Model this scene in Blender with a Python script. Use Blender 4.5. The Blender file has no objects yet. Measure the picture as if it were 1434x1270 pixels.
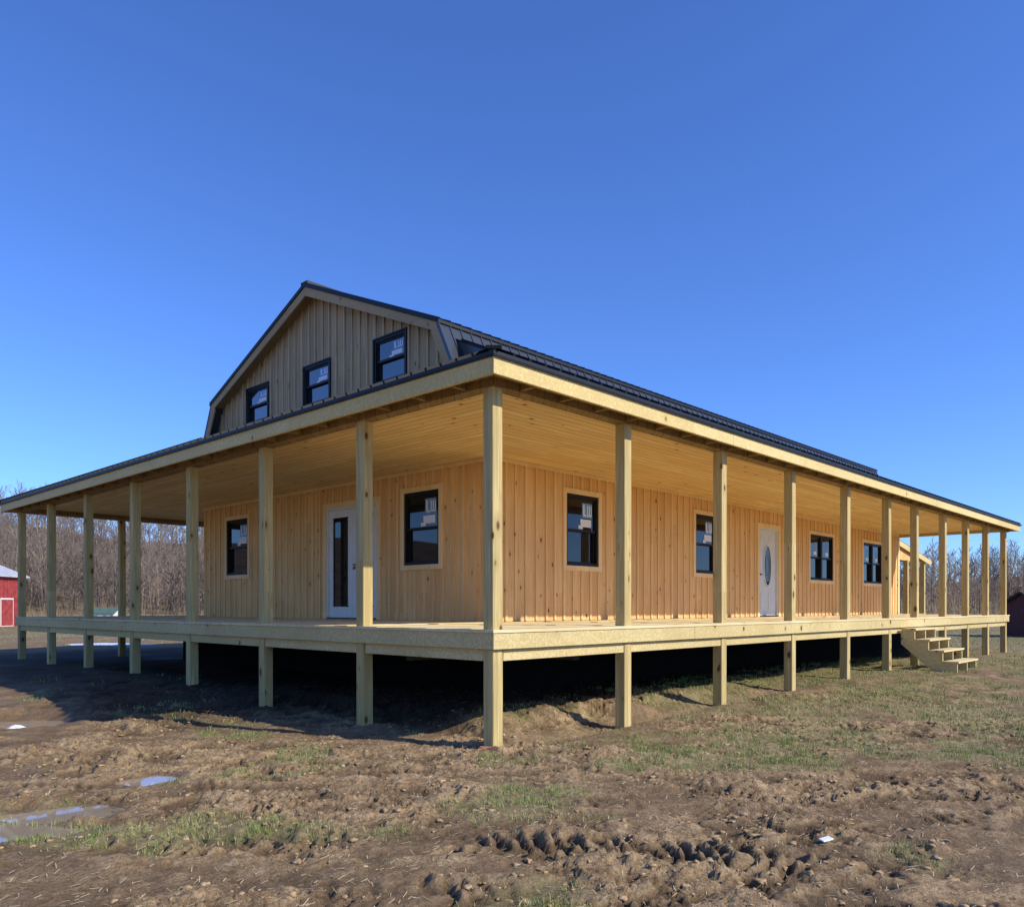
import bpy, math, random
import numpy as np
from mathutils import Vector, Matrix
random.seed(7); RNG=np.random.default_rng(7)
scene=bpy.context.scene
C46=0.687; S46=0.7266
OX,OY=-0.185,8.0
ROT=math.atan2(S46,C46)

# ---------------------------------------------------------------- helpers
def link(o,parent=None):
    scene.collection.objects.link(o)
    if parent is not None: o.parent=parent
    return o
def empty(name,loc=(0,0,0),rz=0):
    e=bpy.data.objects.new(name,None); e.location=loc; e.rotation_euler=(0,0,rz)
    e.empty_display_size=0.3
    return link(e)
def np_mesh(name,V,F):
    V=np.asarray(V,dtype=np.float32); F=np.asarray(F,dtype=np.int32)
    me=bpy.data.meshes.new(name); k=F.shape[1]
    me.vertices.add(len(V)); me.vertices.foreach_set("co",V.ravel())
    me.loops.add(F.size); me.loops.foreach_set("vertex_index",F.ravel())
    me.polygons.add(len(F)); me.polygons.foreach_set("loop_start",np.arange(0,F.size,k,dtype=np.int32))
    me.polygons.foreach_set("loop_total",np.full(len(F),k,dtype=np.int32))
    me.update(calc_edges=True); me.validate()
    return me
class MB:
    def __init__(s): s.v=[]; s.f=[]; s.m=[]
    def hexa(s,p,m=0):
        b=len(s.v); s.v+= [tuple(q) for q in p]
        for f in ((0,3,2,1),(4,5,6,7),(0,1,5,4),(1,2,6,5),(2,3,7,6),(3,0,4,7)):
            s.f.append(tuple(b+i for i in f)); s.m.append(m)
    def box(s,a0,a1,b0,b1,c0,c1,m=0):
        s.hexa([(a0,b0,c0),(a1,b0,c0),(a1,b1,c0),(a0,b1,c0),(a0,b0,c1),(a1,b0,c1),(a1,b1,c1),(a0,b1,c1)],m)
    def poly(s,pts,m=0):
        b=len(s.v); s.v+=[tuple(q) for q in pts]; s.f.append(tuple(range(b,b+len(pts)))); s.m.append(m)
    def prism(s,pts,off,m=0):
        n=len(pts); b=len(s.v); o=Vector(off)
        s.v+=[tuple(q) for q in pts]; s.v+=[tuple(Vector(q)+o) for q in pts]
        s.f.append(tuple(range(b,b+n))); s.m.append(m)
        s.f.append(tuple(range(b+2*n-1,b+n-1,-1))); s.m.append(m)
        for i in range(n):
            j=(i+1)%n; s.f.append((b+i,b+n+i,b+n+j,b+j)); s.m.append(m)
    def beam(s,p0,p1,side,w,h,m=0):
        p0=Vector(p0);p1=Vector(p1);d=(p1-p0).normalized();sd=Vector(side).normalized()
        up=sd.cross(d).normalized()
        if up.z<0: up=-up
        a=sd*w/2; 
        s.hexa([p0-a,p0+a,p1+a,p1-a,p0-a+up*h,p0+a+up*h,p1+a+up*h,p1-a+up*h],m)
    def obj(s,name,mats,parent=None,bevel=0,smooth=False):
        me=bpy.data.meshes.new(name); me.from_pydata(s.v,[],s.f)
        for mt in mats: me.materials.append(mt)
        me.polygons.foreach_set("material_index",s.m)
        me.update()
        import bmesh
        bm=bmesh.new(); bm.from_mesh(me); bmesh.ops.recalc_face_normals(bm,faces=bm.faces); bm.to_mesh(me); bm.free()
        o=bpy.data.objects.new(name,me); link(o,parent)
        if bevel:
            md=o.modifiers.new("b",'BEVEL'); md.width=bevel; md.segments=1; md.limit_method='ANGLE'
        return o

# ---------------------------------------------------------------- noise
_P=np.arange(256); np.random.default_rng(3).shuffle(_P); _P=np.concatenate([_P,_P])
_A=np.random.default_rng(4).uniform(0,2*np.pi,256); _GX=np.cos(_A); _GY=np.sin(_A)
def perlin(x,y,seed=0):
    x=np.asarray(x,dtype=np.float64)+seed*17.31; y=np.asarray(y,dtype=np.float64)+seed*9.17
    xi=np.floor(x).astype(np.int64); yi=np.floor(y).astype(np.int64); xf=x-xi; yf=y-yi
    def g(ix,iy,dx,dy):
        h=_P[(_P[ix&255]+iy)&255]; return _GX[h]*dx+_GY[h]*dy
    u=xf*xf*xf*(xf*(xf*6-15)+10); v=yf*yf*yf*(yf*(yf*6-15)+10)
    a=g(xi,yi,xf,yf)*(1-u)+g(xi+1,yi,xf-1,yf)*u
    b=g(xi,yi+1,xf,yf-1)*(1-u)+g(xi+1,yi+1,xf-1,yf-1)*u
    return (a*(1-v)+b*v)*1.5
def fbm(x,y,s,o=4,seed=0):
    t=0;a=1;f=1/s;n=0
    for i in range(o):
        t=t+a*perlin(x*f,y*f,seed+i*3); n+=a; a*=.5; f*=2.03
    return t/n
def ss(a,b,x):
    t=np.clip((x-a)/(b-a),0,1); return t*t*(3-2*t)

# ---------------------------------------------------------------- materials
def newmat(name):
    m=bpy.data.materials.new(name); m.use_nodes=True; nt=m.node_tree
    return m,nt,nt.nodes["Principled BSDF"]
def N(nt,t,**k):
    n=nt.nodes.new(t)
    for a,b in k.items():
        setattr(n,a,b)
    return n
def math_(nt,op,a,b=None,c=None,clamp=False):
    n=N(nt,"ShaderNodeMath",operation=op,use_clamp=clamp)
    for i,x in enumerate((a,b,c)):
        if x is None: continue
        if isinstance(x,(int,float)): n.inputs[i].default_value=x
        else: nt.links.new(x,n.inputs[i])
    return n.outputs[0]
def mixc(nt,f,a,b,mode='MIX'):
    n=N(nt,"ShaderNodeMix",data_type='RGBA',blend_type=mode)
    for s,x in ((n.inputs[0],f),(n.inputs[6],a),(n.inputs[7],b)):
        if isinstance(x,(int,float)): s.default_value=x
        elif isinstance(x,tuple): s.default_value=(*x,1) if len(x)==3 else x
        else: nt.links.new(x,s)
    return n.outputs[2]
def mrange(nt,v,a,b,c=0,d=1):
    n=N(nt,"ShaderNodeMapRange"); nt.links.new(v,n.inputs[0])
    for i,x in enumerate((a,b,c,d)): n.inputs[i+1].default_value=x
    return n.outputs[0]
def wood(name,light,dark,g,c,n,plank=.14,groove=0.0,knot=.5,rough=.75,streak=.5,weather=None,knotcell=.24,knotr=.085,vary=.45):
    m,nt,bs=newmat(name); L=nt.links.new
    tc=N(nt,"ShaderNodeTexCoord").outputs["Object"]
    def dot(v):
        d=N(nt,"ShaderNodeVectorMath",operation='DOT_PRODUCT'); L(tc,d.inputs[0]); d.inputs[1].default_value=v
        return d.outputs["Value"]
    G=dot(g);Cc=dot(c);Nn=dot(n)
    pl=math_(nt,'DIVIDE',Cc,plank); pid=math_(nt,'FLOOR',pl)
    seg=math_(nt,'FLOOR',math_(nt,'ADD',math_(nt,'DIVIDE',G,3.1),math_(nt,'MULTIPLY',pid,.37)))
    cmb0=N(nt,"ShaderNodeCombineXYZ"); L(pid,cmb0.inputs[0]); L(seg,cmb0.inputs[1])
    wn=N(nt,"ShaderNodeTexWhiteNoise",noise_dimensions='2D'); L(cmb0.outputs[0],wn.inputs["Vector"])
    rnd=wn.outputs["Value"]
    gx=math_(nt,'ADD',math_(nt,'MULTIPLY',G,1.0),math_(nt,'MULTIPLY',rnd,37.0))
    cmb=N(nt,"ShaderNodeCombineXYZ"); L(gx,cmb.inputs[0]); L(math_(nt,'MULTIPLY',Cc,22.0),cmb.inputs[1]); L(math_(nt,'MULTIPLY',Nn,22.0),cmb.inputs[2])
    no=N(nt,"ShaderNodeTexNoise"); L(cmb.outputs[0],no.inputs["Vector"]); no.inputs["Scale"].default_value=1.6; no.inputs["Detail"].default_value=5; no.inputs["Roughness"].default_value=.6; no.inputs["Distortion"].default_value=.6
    # knots
    cm2=N(nt,"ShaderNodeCombineXYZ"); L(math_(nt,'MULTIPLY',gx,.75),cm2.inputs[0]); L(Cc,cm2.inputs[1]); L(Nn,cm2.inputs[2])
    vo=N(nt,"ShaderNodeTexVoronoi"); L(cm2.outputs[0],vo.inputs["Vector"]); vo.inputs["Scale"].default_value=1/knotcell
    sep=N(nt,"ShaderNodeSeparateColor"); L(vo.outputs["Color"],sep.inputs[0])
    kr=math_(nt,'MULTIPLY',sep.outputs[0],knotr*1.6)
    kd=math_(nt,'DIVIDE',vo.outputs["Distance"],math_(nt,'ADD',kr,.02))
    kmask=math_(nt,'MULTIPLY',mrange(nt,kd,.6,1.1,1,0),math_(nt,'GREATER_THAN',sep.outputs[1],1-knot))
    halo=math_(nt,'MULTIPLY',mrange(nt,kd,.8,2.6,.45,0),math_(nt,'GREATER_THAN',sep.outputs[1],1-knot))
    f=mrange(nt,no.outputs["Fac"],.35,.68,0,1)
    f=math_(nt,'MULTIPLY',f,streak)
    f=math_(nt,'ADD',f,math_(nt,'MULTIPLY',rnd,vary),clamp=True)
    f=math_(nt,'ADD',f,halo,clamp=True)
    col=mixc(nt,f,light,dark)
    big=N(nt,"ShaderNodeTexNoise"); L(tc,big.inputs["Vector"]); big.inputs["Scale"].default_value=1.1; big.inputs["Detail"].default_value=3
    col=mixc(nt,mrange(nt,big.outputs["Fac"],.35,.7,0,.28),col,tuple(x*.72 for x in dark))
    if weather:
        w=N(nt,"ShaderNodeTexNoise"); L(cmb.outputs[0],w.inputs["Vector"]); w.inputs["Scale"].default_value=.7; w.inputs["Detail"].default_value=6
        col=mixc(nt,mrange(nt,w.outputs["Fac"],.42,.66,0,.75),col,weather)
    col=mixc(nt,kmask,col,(.13,.062,.025))
    if groove>0:
        fr=math_(nt,'FRACT',pl); e=math_(nt,'ABSOLUTE',math_(nt,'SUBTRACT',fr,.5))
        gm=mrange(nt,e,.5-groove/plank,.5-groove/plank*.4,0,1)
        col=mixc(nt,math_(nt,'MULTIPLY',gm,.75),col,tuple(x*.3 for x in dark))
    L(col,bs.inputs["Base Color"]); bs.inputs["Roughness"].default_value=rough
    bs.inputs["Specular IOR Level"].default_value=.2
    bp=N(nt,"ShaderNodeBump"); bp.inputs["Strength"].default_value=.25; bp.inputs["Distance"].default_value=.006
    h=no.outputs["Fac"]
    if groove>0: h=math_(nt,'SUBTRACT',h,math_(nt,'MULTIPLY',gm,1.5))
    L(h,bp.inputs["Height"]); L(bp.outputs[0],bs.inputs["Normal"])
    return m
def plain(name,col,rough=.6,metal=0,ior=None,spec=None,var=.25,scale=6,bump=0):
    m,nt,bs=newmat(name); L=nt.links.new
    tc=N(nt,"ShaderNodeTexCoord").outputs["Object"]
    no=N(nt,"ShaderNodeTexNoise"); L(tc,no.inputs["Vector"]); no.inputs["Scale"].default_value=scale; no.inputs["Detail"].default_value=5
    c=mixc(nt,mrange(nt,no.outputs["Fac"],.3,.7),tuple(x*(1-var) for x in col),tuple(min(1,x*(1+var)) for x in col))
    L(c,bs.inputs["Base Color"]); bs.inputs["Roughness"].default_value=rough; bs.inputs["Metallic"].default_value=metal
    if ior: bs.inputs["IOR"].default_value=ior
    if spec is not None: bs.inputs["Specular IOR Level"].default_value=spec
    if bump:
        bp=N(nt,"ShaderNodeBump"); bp.inputs["Strength"].default_value=.6; bp.inputs["Distance"].default_value=bump
        L(no.outputs["Fac"],bp.inputs["Height"]); L(bp.outputs[0],bs.inputs["Normal"])
    return m
Z=(0,0,1);H=(1,1,0);D=(1,-1,0)
WL=(.95,.63,.27);WD=(.76,.42,.15)
m_wall=wood("pine_siding",WL,WD,Z,H,D,plank=.235,groove=0,knot=.85,streak=.9,knotcell=.20,knotr=.10,vary=.55)
m_batten=wood("pine_batten",(.95,.69,.33),(.76,.45,.18),Z,H,D,plank=.06,knot=.45,streak=.7,knotcell=.2)
m_trimv=wood("pine_trim",(.95,.71,.37),(.84,.55,.24),Z,H,D,plank=.3,knot=.4,streak=.5)
m_gable=wood("weathered_siding",(.66,.48,.27),(.44,.30,.16),Z,H,D,plank=.235,knot=.85,streak=.9,weather=(.34,.245,.145),vary=.55)
m_gtrim=wood("weathered_trim",(.56,.39,.20),(.36,.24,.12),H,Z,D,plank=.3,knot=.5)
m_post=wood("treated_post",(.78,.62,.28),(.48,.35,.13),Z,H,D,plank=1.07,knot=.95,streak=1,knotcell=.24,knotr=.13,weather=(.40,.31,.14))
m_rim=wood("treated_board",(.80,.65,.32),(.55,.42,.18),H,Z,D,plank=.31,knot=.75,streak=1,knotcell=.3,knotr=.1,vary=.5)
m_fas=wood("fascia_board",(.84,.68,.34),(.62,.46,.18),H,Z,D,plank=.31,knot=.65,streak=.9,knotcell=.35,knotr=.07,vary=.5)
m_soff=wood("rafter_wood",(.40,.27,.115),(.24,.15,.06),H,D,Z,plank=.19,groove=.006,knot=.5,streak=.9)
m_ceilR=wood("ceiling_planks",(.96,.75,.37),(.78,.50,.20),(1,0,0),(0,1,0),Z,plank=.13,groove=.008,knot=.7,streak=.9,vary=.6)
m_ceilL=wood("ceiling_planks_front",(.96,.75,.37),(.78,.50,.20),(0,1,0),(1,0,0),Z,plank=.13,groove=.008,knot=.7,streak=.9,vary=.6)
m_deck=wood("deck_boards",(.84,.70,.40),(.66,.51,.25),(1,0,0),(0,1,0),Z,plank=.143,knot=.5,streak=.8)
m_metal=plain("black_metal_roof",(.012,.013,.015),rough=.5,spec=.3,var=.2,scale=2)
m_metal2=plain("black_roof_sky_tint",(.03,.037,.048),rough=.35,spec=.8,var=.2,scale=2)  # bluer, lighter copy of the roof metal; sky reflection put into the colour
m_frame=plain("black_window_frame",(.010,.010,.010),rough=.5,spec=.3,var=.1)
m_glass=plain("window_glass",(.010,.010,.011),rough=.02,ior=1.5,var=.1)
m_glassu=plain("upper_window_glass",(.012,.016,.024),rough=.03,ior=2.2,var=.1)
m_white=plain("white_door_paint",(.70,.69,.63),rough=.5,var=.05)
m_stick=plain("sticker_paper",(.80,.82,.84),rough=.6,var=.03)
m_stickb=plain("sticker_film",(.16,.32,.56),rough=.4,var=.25,scale=20)
m_brass=plain("door_handle",(.35,.30,.22),rough=.3,metal=1)
m_dark=plain("crawlspace_shade_black",(.008,.008,.007),rough=.95,spec=.1,var=.2)  # near-black so the added block reads as deep shade under the deck
m_under=plain("subfloor",(.035,.028,.018),rough=.9)  # joist colour, darkened to paint in the under-deck shade

# ---------------------------------------------------------------- house
house=empty("wooden_farmhouse",(OX,OY,0),ROT)
WU=2.93; V1=15.28; VW=V1-WU; UE=21.15; CV=7.655
ZD=1.177; ZH=3.58; ZC=3.68
RP=[0,2.21,4.52,6.78,9.08,11.28,13.02,15.06,17.0,18.98,20.98]
LP=[2.13,4.40,6.63,8.85,11.08,13.25,15.28]
# posts
b=MB(); w=.07
def post(u,v,zt=ZH):
    r=random.uniform(-.006,.006); tu=random.uniform(-.008,.008); tv=random.uniform(-.008,.008)
    b.hexa([(u-w+r,v-w,-.5),(u+w+r,v-w,-.5),(u+w+r,v+w,-.5),(u-w+r,v+w,-.5),(u-w+r+tu,v-w+tv,zt),(u+w+r+tu,v-w+tv,zt),(u+w+r+tu,v+w+tv,zt),(u-w+r+tu,v+w+tv,zt)])
for u in RP: post(u,0)
for v in LP: post(0,v)
for u in RP[1:]: post(u,V1)
b.obj("porch_posts",[m_post],house,bevel=.006)
# rim joists
b=MB()
o=.112
def lengths(a,b_,l0=3.6,l1=4.9):
    out=[];x=a
    while x<b_-.3:
        y=min(b_,x+random.uniform(l0,l1))
        if b_-y<.6: y=b_
        out.append((x,y)); x=y
    return out
for a_,c_ in lengths(-o,UE):
    j=random.uniform(0,.004)
    b.box(a_,c_-.003,-o-j,-w-.012,.985-j,1.147)
for a_,c_ in lengths(-w-.011,V1+w):
    j=random.uniform(0,.004)
    b.box(-o-j,-w-.012,a_,c_-.003,.985-j,1.147)
b.box(-o,UE,V1+w+.012,V1+o,.985,1.147)
b.box(UE-.04,UE,-w,V1+w,.985,1.147)
g=.058
b.box(w+.012,UE-.05,-g,-g+.045,.862,1.14); 
prev=0
for v in LP:
    b.box(-g,-g+.045,prev+w+.012,v-w-.012,.862,1.14); prev=v
b.obj("rim_joists",[m_rim],house,bevel=.004)
# inner girders, joists
b=MB()
b.box(.1,UE-.05,1.4,1.49,.80,.985); b.box(1.4,1.49,.1,V1,.80,.985)
u=.4
while u<UE: b.box(u,u+.04,.02,WU,.99,1.14); u+=.55
v=3.2
while v<V1: b.box(.02,WU,v,v+.04,.99,1.14); v+=.55
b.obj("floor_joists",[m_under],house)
# deck boards (run along u)
b=MB(); v=-o-.012; bw=.14
while v<V1+o:
    ve=min(v+bw,V1+o+.01)
    zz=ZD+random.uniform(-.003,.003)
    if ve<WU or v>VW:
        x=-o-.015
        while x<UE+.01:
            x2=min(x+random.uniform(3.0,4.8),UE+.012)
            b.box(x,x2-.003,v+random.uniform(-.002,0),ve,ZD-.03,zz+random.uniform(-.002,.002)); x=x2
    else:
        b.box(-o-.015+random.uniform(-.006,.006),WU-.02,v,ve,ZD-.03,zz)
    v+=bw+.003
b.obj("deck_boards",[m_deck],house)
# block added to black out the crawlspace, plus subfloor
b=MB(); b.box(WU-.4,UE-.2,WU-.4,VW+.2,-.3,.975); 
b.box(WU-.02,UE,WU-.02,VW+.02,1.10,1.15)
b.obj("crawlspace_blackout",[m_dark],house)
# header beams
b=MB()
hh=.055
b.box(-hh-.03,UE+.1,-hh-.03,hh+.03,ZH,ZC+.06)
b.box(-hh-.03,hh+.03,hh+.034,V1+hh+.03,ZH,ZC+.06)
b.box(hh+.034,UE+.1,V1-hh-.03,V1+hh+.03,ZH,ZC+.06)
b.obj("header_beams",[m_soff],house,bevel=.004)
E=.35; EU=21.33
# fascia
b=MB()
for a_,c_ in lengths(-E,EU,4.2,4.9):
    j=random.uniform(0,.003); b.box(a_,c_-.003,-E-j,-E+.035,3.588-j,3.757)
for a_,c_ in lengths(-E+.037,V1+E-.037,4.2,4.9):
    j=random.uniform(0,.003); b.box(-E-j,-E+.035,a_,c_-.003,3.588-j,3.757)
b.box(-E,EU,V1+E-.035,V1+E,3.588,3.757)
b.obj("fascia",[m_fas],house,bevel=.003)
# soffit
b=MB()
zs=3.66
b.box(-E+.037,EU-.02,-E+.037,-hh-.032,zs,zs+.02)
b.box(-E+.037,-hh-.032,-hh-.030,V1+hh,zs,zs+.02)
b.box(-E+.037,EU-.02,V1+hh+.032,V1+E-.037,zs,zs+.02)
u=.3
while u<EU-.1:
    b.box(u,u+.04,-E+.038,-hh-.034,zs-.06,zs-.001); u+=.61
v=.3
while v<V1:
    b.box(-E+.038,-hh-.034,v,v+.04,zs-.06,zs-.001); v+=.61
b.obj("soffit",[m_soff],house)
# ceiling
b=MB()
b.prism([(hh+.03,hh+.03,ZC),(UE,hh+.03,ZC),(UE,WU+.05,ZC),(WU+.05,WU+.05,ZC)],(0,0,.02),0)
b.prism([(hh+.03,hh+.03,ZC),(WU+.05,WU+.05,ZC),(WU+.05,VW-.05,ZC),(hh+.03,V1-.08,ZC)],(0,0,.02),1)
b.prism([(hh+.03,V1-.08,ZC),(WU+.05,VW-.05,ZC),(UE,VW-.05,ZC),(UE,V1-.08,ZC)],(0,0,.02),0)
b.obj("porch_ceiling",[m_ceilR,m_ceilL],house)

# walls with openings
openR=[(4.67,5.55,2.10,3.31,'w'),(8.81,9.68,2.10,3.31,'w'),(11.62,12.60,ZD+.01,3.24,'d'),(14.42,15.90,2.10,3.27,'ww'),(18.1,19.6,2.10,3.27,'ww')]
openL=[(4.12,5.01,2.10,3.31,'w'),(5.76,7.32,ZD+.01,3.24,'f'),(10.28,11.22,2.10,3.31,'w')]
openU=[(4.97,5.84,5.30,6.08,'u'),(7.22,8.09,5.30,6.06,'u'),(9.46,10.32,5.30,6.04,'u')]
def mapper(side):
    if side=='R':
        return lambda bb,a0,a1,d0,d1,z0,z1,m=0: bb.box(a0,a1,WU-d1,WU-d0,z0,z1,m)
    return lambda bb,a0,a1,d0,d1,z0,z1,m=0: bb.box(WU-d1,WU-d0,a0,a1,z0,z1,m)
def wall(side,a0,a1,zb,ztf,ops,name,mw,mbt,step=.235):
    B=mapper(side); bb=MB()
    cuts=sorted(set([a0,a1]+[o_[0] for o_ in ops]+[o_[1] for o_ in ops]))
    for i in range(len(cuts)-1):
        x0,x1=cuts[i],cuts[i+1]; mid=(x0+x1)/2
        ops_=sorted([(o_[2],o_[3]) for o_ in ops if o_[0]<mid<o_[1]])
        z=zb
        for q0,q1 in ops_:
            if q0>z: B(bb,x0,x1,-.10,0,z,q0,0)
            z=q1
        B(bb,x0,x1,-.10,0,z,ztf(None),0)
    x=a0+.03
    while x<a1-.03:
        bw_=.047+random.uniform(-.004,.004); xx=x+random.uniform(-.014,.014)
        zt=ztf(xx+bw_/2)
        segs=[(zb+.01,zt)]
        for o_ in ops:
            t=.09
            if xx+bw_>o_[0]-t and xx<o_[1]+t:
                ns=[]
                for s0,s1 in segs:
                    if o_[2]-t>s0: ns.append((s0,min(s1,o_[2]-t)))
                    if o_[3]+t<s1: ns.append((max(s0,o_[3]+t),s1))
                segs=ns
        for s0,s1 in segs:
            if s1-s0>.03: B(bb,xx,xx+bw_,.001,.022,s0,s1,1)
        x+=step
    return bb.obj(name,[mw,mbt],house)
def ztc(x): return ZC
wall('R',WU+.0,UE,ZD,ztc,openR,"side_wall",m_wall,m_batten)
wall('L',WU+.10,VW,ZD,ztc,openL,"front_wall",m_wall,m_batten)
b=MB()
b.box(WU-.035,UE,WU-.033,WU-.023,ZC-.06,ZC-.001)
b.box(WU-.034,WU-.023,WU-.01,VW,ZC-.06,ZC-.001)
b.box(WU-.028,WU+.06,WU-.028,WU-.001,ZD,ZC-.062); b.box(WU-.028,WU-.001,WU+.0,WU+.07,ZD,ZC-.062)
b.box(UE-.1,UE+.03,WU-.03,WU-.001,ZD,ZC-.062)
b.obj("wall_trim",[m_trimv],house,bevel=.002)
b=MB(); b.box(UE-.1,UE,WU+.1,VW-.1,ZD,5.0); b.box(WU+.1,UE-.1,VW-.1,VW,ZD,ZC)
b.obj("rear_walls",[m_wall],house)

def window(side,op,idx):
    a0,a1,z0,z1,k=op; B=mapper(side); bb=MB()
    parts=[(a0,a1)]
    if k=='ww':
        mid=(a0+a1)/2; parts=[(a0,mid-.005),(mid+.005,a1)]
    for p0,p1 in parts:
        f=.042
        B(bb,p0,p0+f,-.09,.012,z0,z1,0);B(bb,p1-f,p1,-.09,.012,z0,z1,0)
        B(bb,p0+f,p1-f,-.09,.012,z1-f,z1,0);B(bb,p0+f,p1-f,-.09,.018,z0,z0+f,0)
        zm=(z0+z1)/2
        s=.03
        B(bb,p0+f,p1-f,-.05,-.012,zm-.02,zm+.02,0)
        B(bb,p0+f,p0+f+s,-.05,-.012,zm+.02,z1-f,0);B(bb,p1-f-s,p1-f,-.05,-.012,zm+.02,z1-f,0)
        B(bb,p0+f+s,p1-f-s,-.05,-.012,z1-f-s,z1-f,0)
        B(bb,p0+f,p0+f+s,-.08,-.045,z0+f,zm-.02,0);B(bb,p1-f-s,p1-f,-.08,-.045,z0+f,zm-.02,0)
        B(bb,p0+f+s,p1-f-s,-.08,-.045,z0+f,z0+f+s,0)
        B(bb,p0+f+s,p1-f-s,-.05,-.035,zm+.02,z1-f-s,1)
        B(bb,p0+f+s,p1-f-s,-.08,-.066,z0+f+s,zm-.02,1)
        gl=p1-p0-2*(f+s)
        gh=z1-f-s-zm-.02
        def S(x0,x1,y0,y1,m,d=0):
            if side=='R': q0=p0+f+s+gl*x0; q1=p0+f+s+gl*x1
            else: q0=p1-f-s-gl*x1; q1=p1-f-s-gl*x0
            B(bb,q0,q1,-.035+.001+d,-.035+.003+d,zm+.02+gh*y0,zm+.02+gh*y1,m)
        if k!='ww':
            S(.56,.93,.40,.90,3)
            S(.60,.65,.48,.84,2,.002);S(.60,.72,.46,.52,2,.002)
            S(.75,.78,.50,.82,2,.002);S(.82,.85,.50,.82,2,.002);S(.89,.92,.50,.82,2,.002);S(.75,.92,.47,.52,2,.002)
            S(.50,.90,.10,.36,2,0); S(.42,.58,.02,.14,2,.003)
        else:
            S(.5,.8,.3,.75,3); S(.45,.75,.1,.28,2)
    t=.085
    if k!='u':
        B(bb,a0-t,a0-.001,.001,.03,z0-t,z1+t,4);B(bb,a1+.001,a1+t,.001,.03,z0-t,z1+t,4)
        B(bb,a0-.001,a1+.001,.001,.028,z1+.001,z1+t,4);B(bb,a0-.001,a1+.001,.001,.034,z0-t,z0-.001,4)
    else:
        t=.03
        B(bb,a0-t,a0-.001,.001,.03,z0-t,z1+t,0);B(bb,a1+.001,a1+t,.001,.03,z0-t,z1+t,0)
        B(bb,a0-.001,a1+.001,.001,.028,z1+.001,z1+t,0);B(bb,a0-.001,a1+.001,.001,.034,z0-t,z0-.001,0)
    bb.obj("window_%d"%idx,[m_frame,m_glassu if k=='u' else m_glass,m_stick,m_stickb,m_trimv],house)
i=1
for op in openR:
    if op[4] in('w','ww'): window('R',op,i); i+=1
for op in openL:
    if op[4]=='w': window('L',op,i); i+=1
for op in openU: window('L',op,i); i+=1
def casing(B,bb,a0,a1,z1,m):
    t=.10
    B(bb,a0-t,a0,.001,.032,ZD,z1+t,m);B(bb,a1,a1+t,.001,.032,ZD,z1+t,m);B(bb,a0,a1,.001,.03,z1,z1+t,m)
a0,a1,z0,z1,_=openR[2]; B=mapper('R'); b=MB()
casing(B,b,a0,a1,z1,4)
B(b,a0,a0+.04,-.09,.01,z0,z1,0);B(b,a1-.04,a1,-.09,.01,z0,z1,0);B(b,a0+.04,a1-.04,-.09,.01,z1-.04,z1,0)
B(b,a0+.042,a1-.042,-.08,-.03,z0+.02,z1-.042,0)
B(b,a0,a1,-.09,.02,z0,z0+.02,3)
cx=(a0+a1)/2; cz=z0+1.18
def ring(rx,rz,rx2,rz2,y,thick,m):
    n=32
    for k in range(n):
        t0=2*math.pi*k/n;t1=2*math.pi*(k+1)/n
        q=[(cx+rx*math.cos(t0),cz+rz*math.sin(t0)),(cx+rx2*math.cos(t0),cz+rz2*math.sin(t0)),(cx+rx2*math.cos(t1),cz+rz2*math.sin(t1)),(cx+rx*math.cos(t1),cz+rz*math.sin(t1))]
        b.hexa([(p[0],y,p[1]) for p in q]+[(p[0],y-thick,p[1]) for p in q],m)
yd=WU+.03
ring(.17,.46,.21,.50,yd,.022,0)
n=32
b.prism([(cx+.172*math.cos(2*math.pi*k/n),yd-.004,cz+.462*math.sin(2*math.pi*k/n)) for k in range(n)],(0,-.004,0),1)
ring(.085,.24,.092,.25,yd-.009,.004,2); ring(.12,.34,.126,.35,yd-.009,.003,2)
B(b,a0+.14,cx-.05,-.03,-.02,z0+.16,z0+.55,0);B(b,cx+.05,a1-.14,-.03,-.02,z0+.16,z0+.55,0)
B(b,a0+.14,cx-.05,-.03,-.02,z1-.30,z1-.16,0);B(b,cx+.05,a1-.14,-.03,-.02,z1-.30,z1-.16,0)
B(b,a0+.07,a0+.11,-.03,.03,z0+.95,z0+.99,2);B(b,a0+.07,a0+.17,.01,.03,z0+.955,z0+.98,2)
b.obj("entry_door",[m_white,m_glass,m_brass,m_frame,m_trimv],house)
a0,a1,z0,z1,_=openL[1]; B=mapper('L'); b=MB()
casing(B,b,a0,a1,z1,4)
B(b,a0,a0+.04,-.09,.012,z0,z1,0);B(b,a1-.04,a1,-.09,.012,z0,z1,0);B(b,a0+.04,a1-.04,-.09,.012,z1-.04,z1,0)
mid=(a0+a1)/2
for p0,p1 in((a0+.042,mid-.002),(mid+.002,a1-.042)):
    s=.105
    B(b,p0,p0+s,-.07,-.02,z0+.02,z1-.042,0);B(b,p1-s,p1,-.07,-.02,z0+.02,z1-.042,0)
    B(b,p0+s,p1-s,-.07,-.02,z1-.18,z1-.042,0);B(b,p0+s,p1-s,-.07,-.02,z0+.02,z0+.22,0)
    B(b,p0+s,p1-s,-.055,-.04,z0+.22,z1-.18,1)
    for (q0,q1) in ((p0+s,p0+s+.02),(p1-s-.02,p1-s)): B(b,q0,q1,-.03,-.012,z0+.24,z1-.20,0)
B(b,mid-.09,mid-.06,-.02,.03,z0+.9,z0+1.0,2);B(b,mid-.16,mid-.06,.02,.035,z0+.95,z0+.97,2)
B(b,a0,a1,-.09,.02,z0,z0+.02,3)
b.obj("french_doors",[m_white,m_glass,m_brass,m_frame,m_trimv],house)

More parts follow.
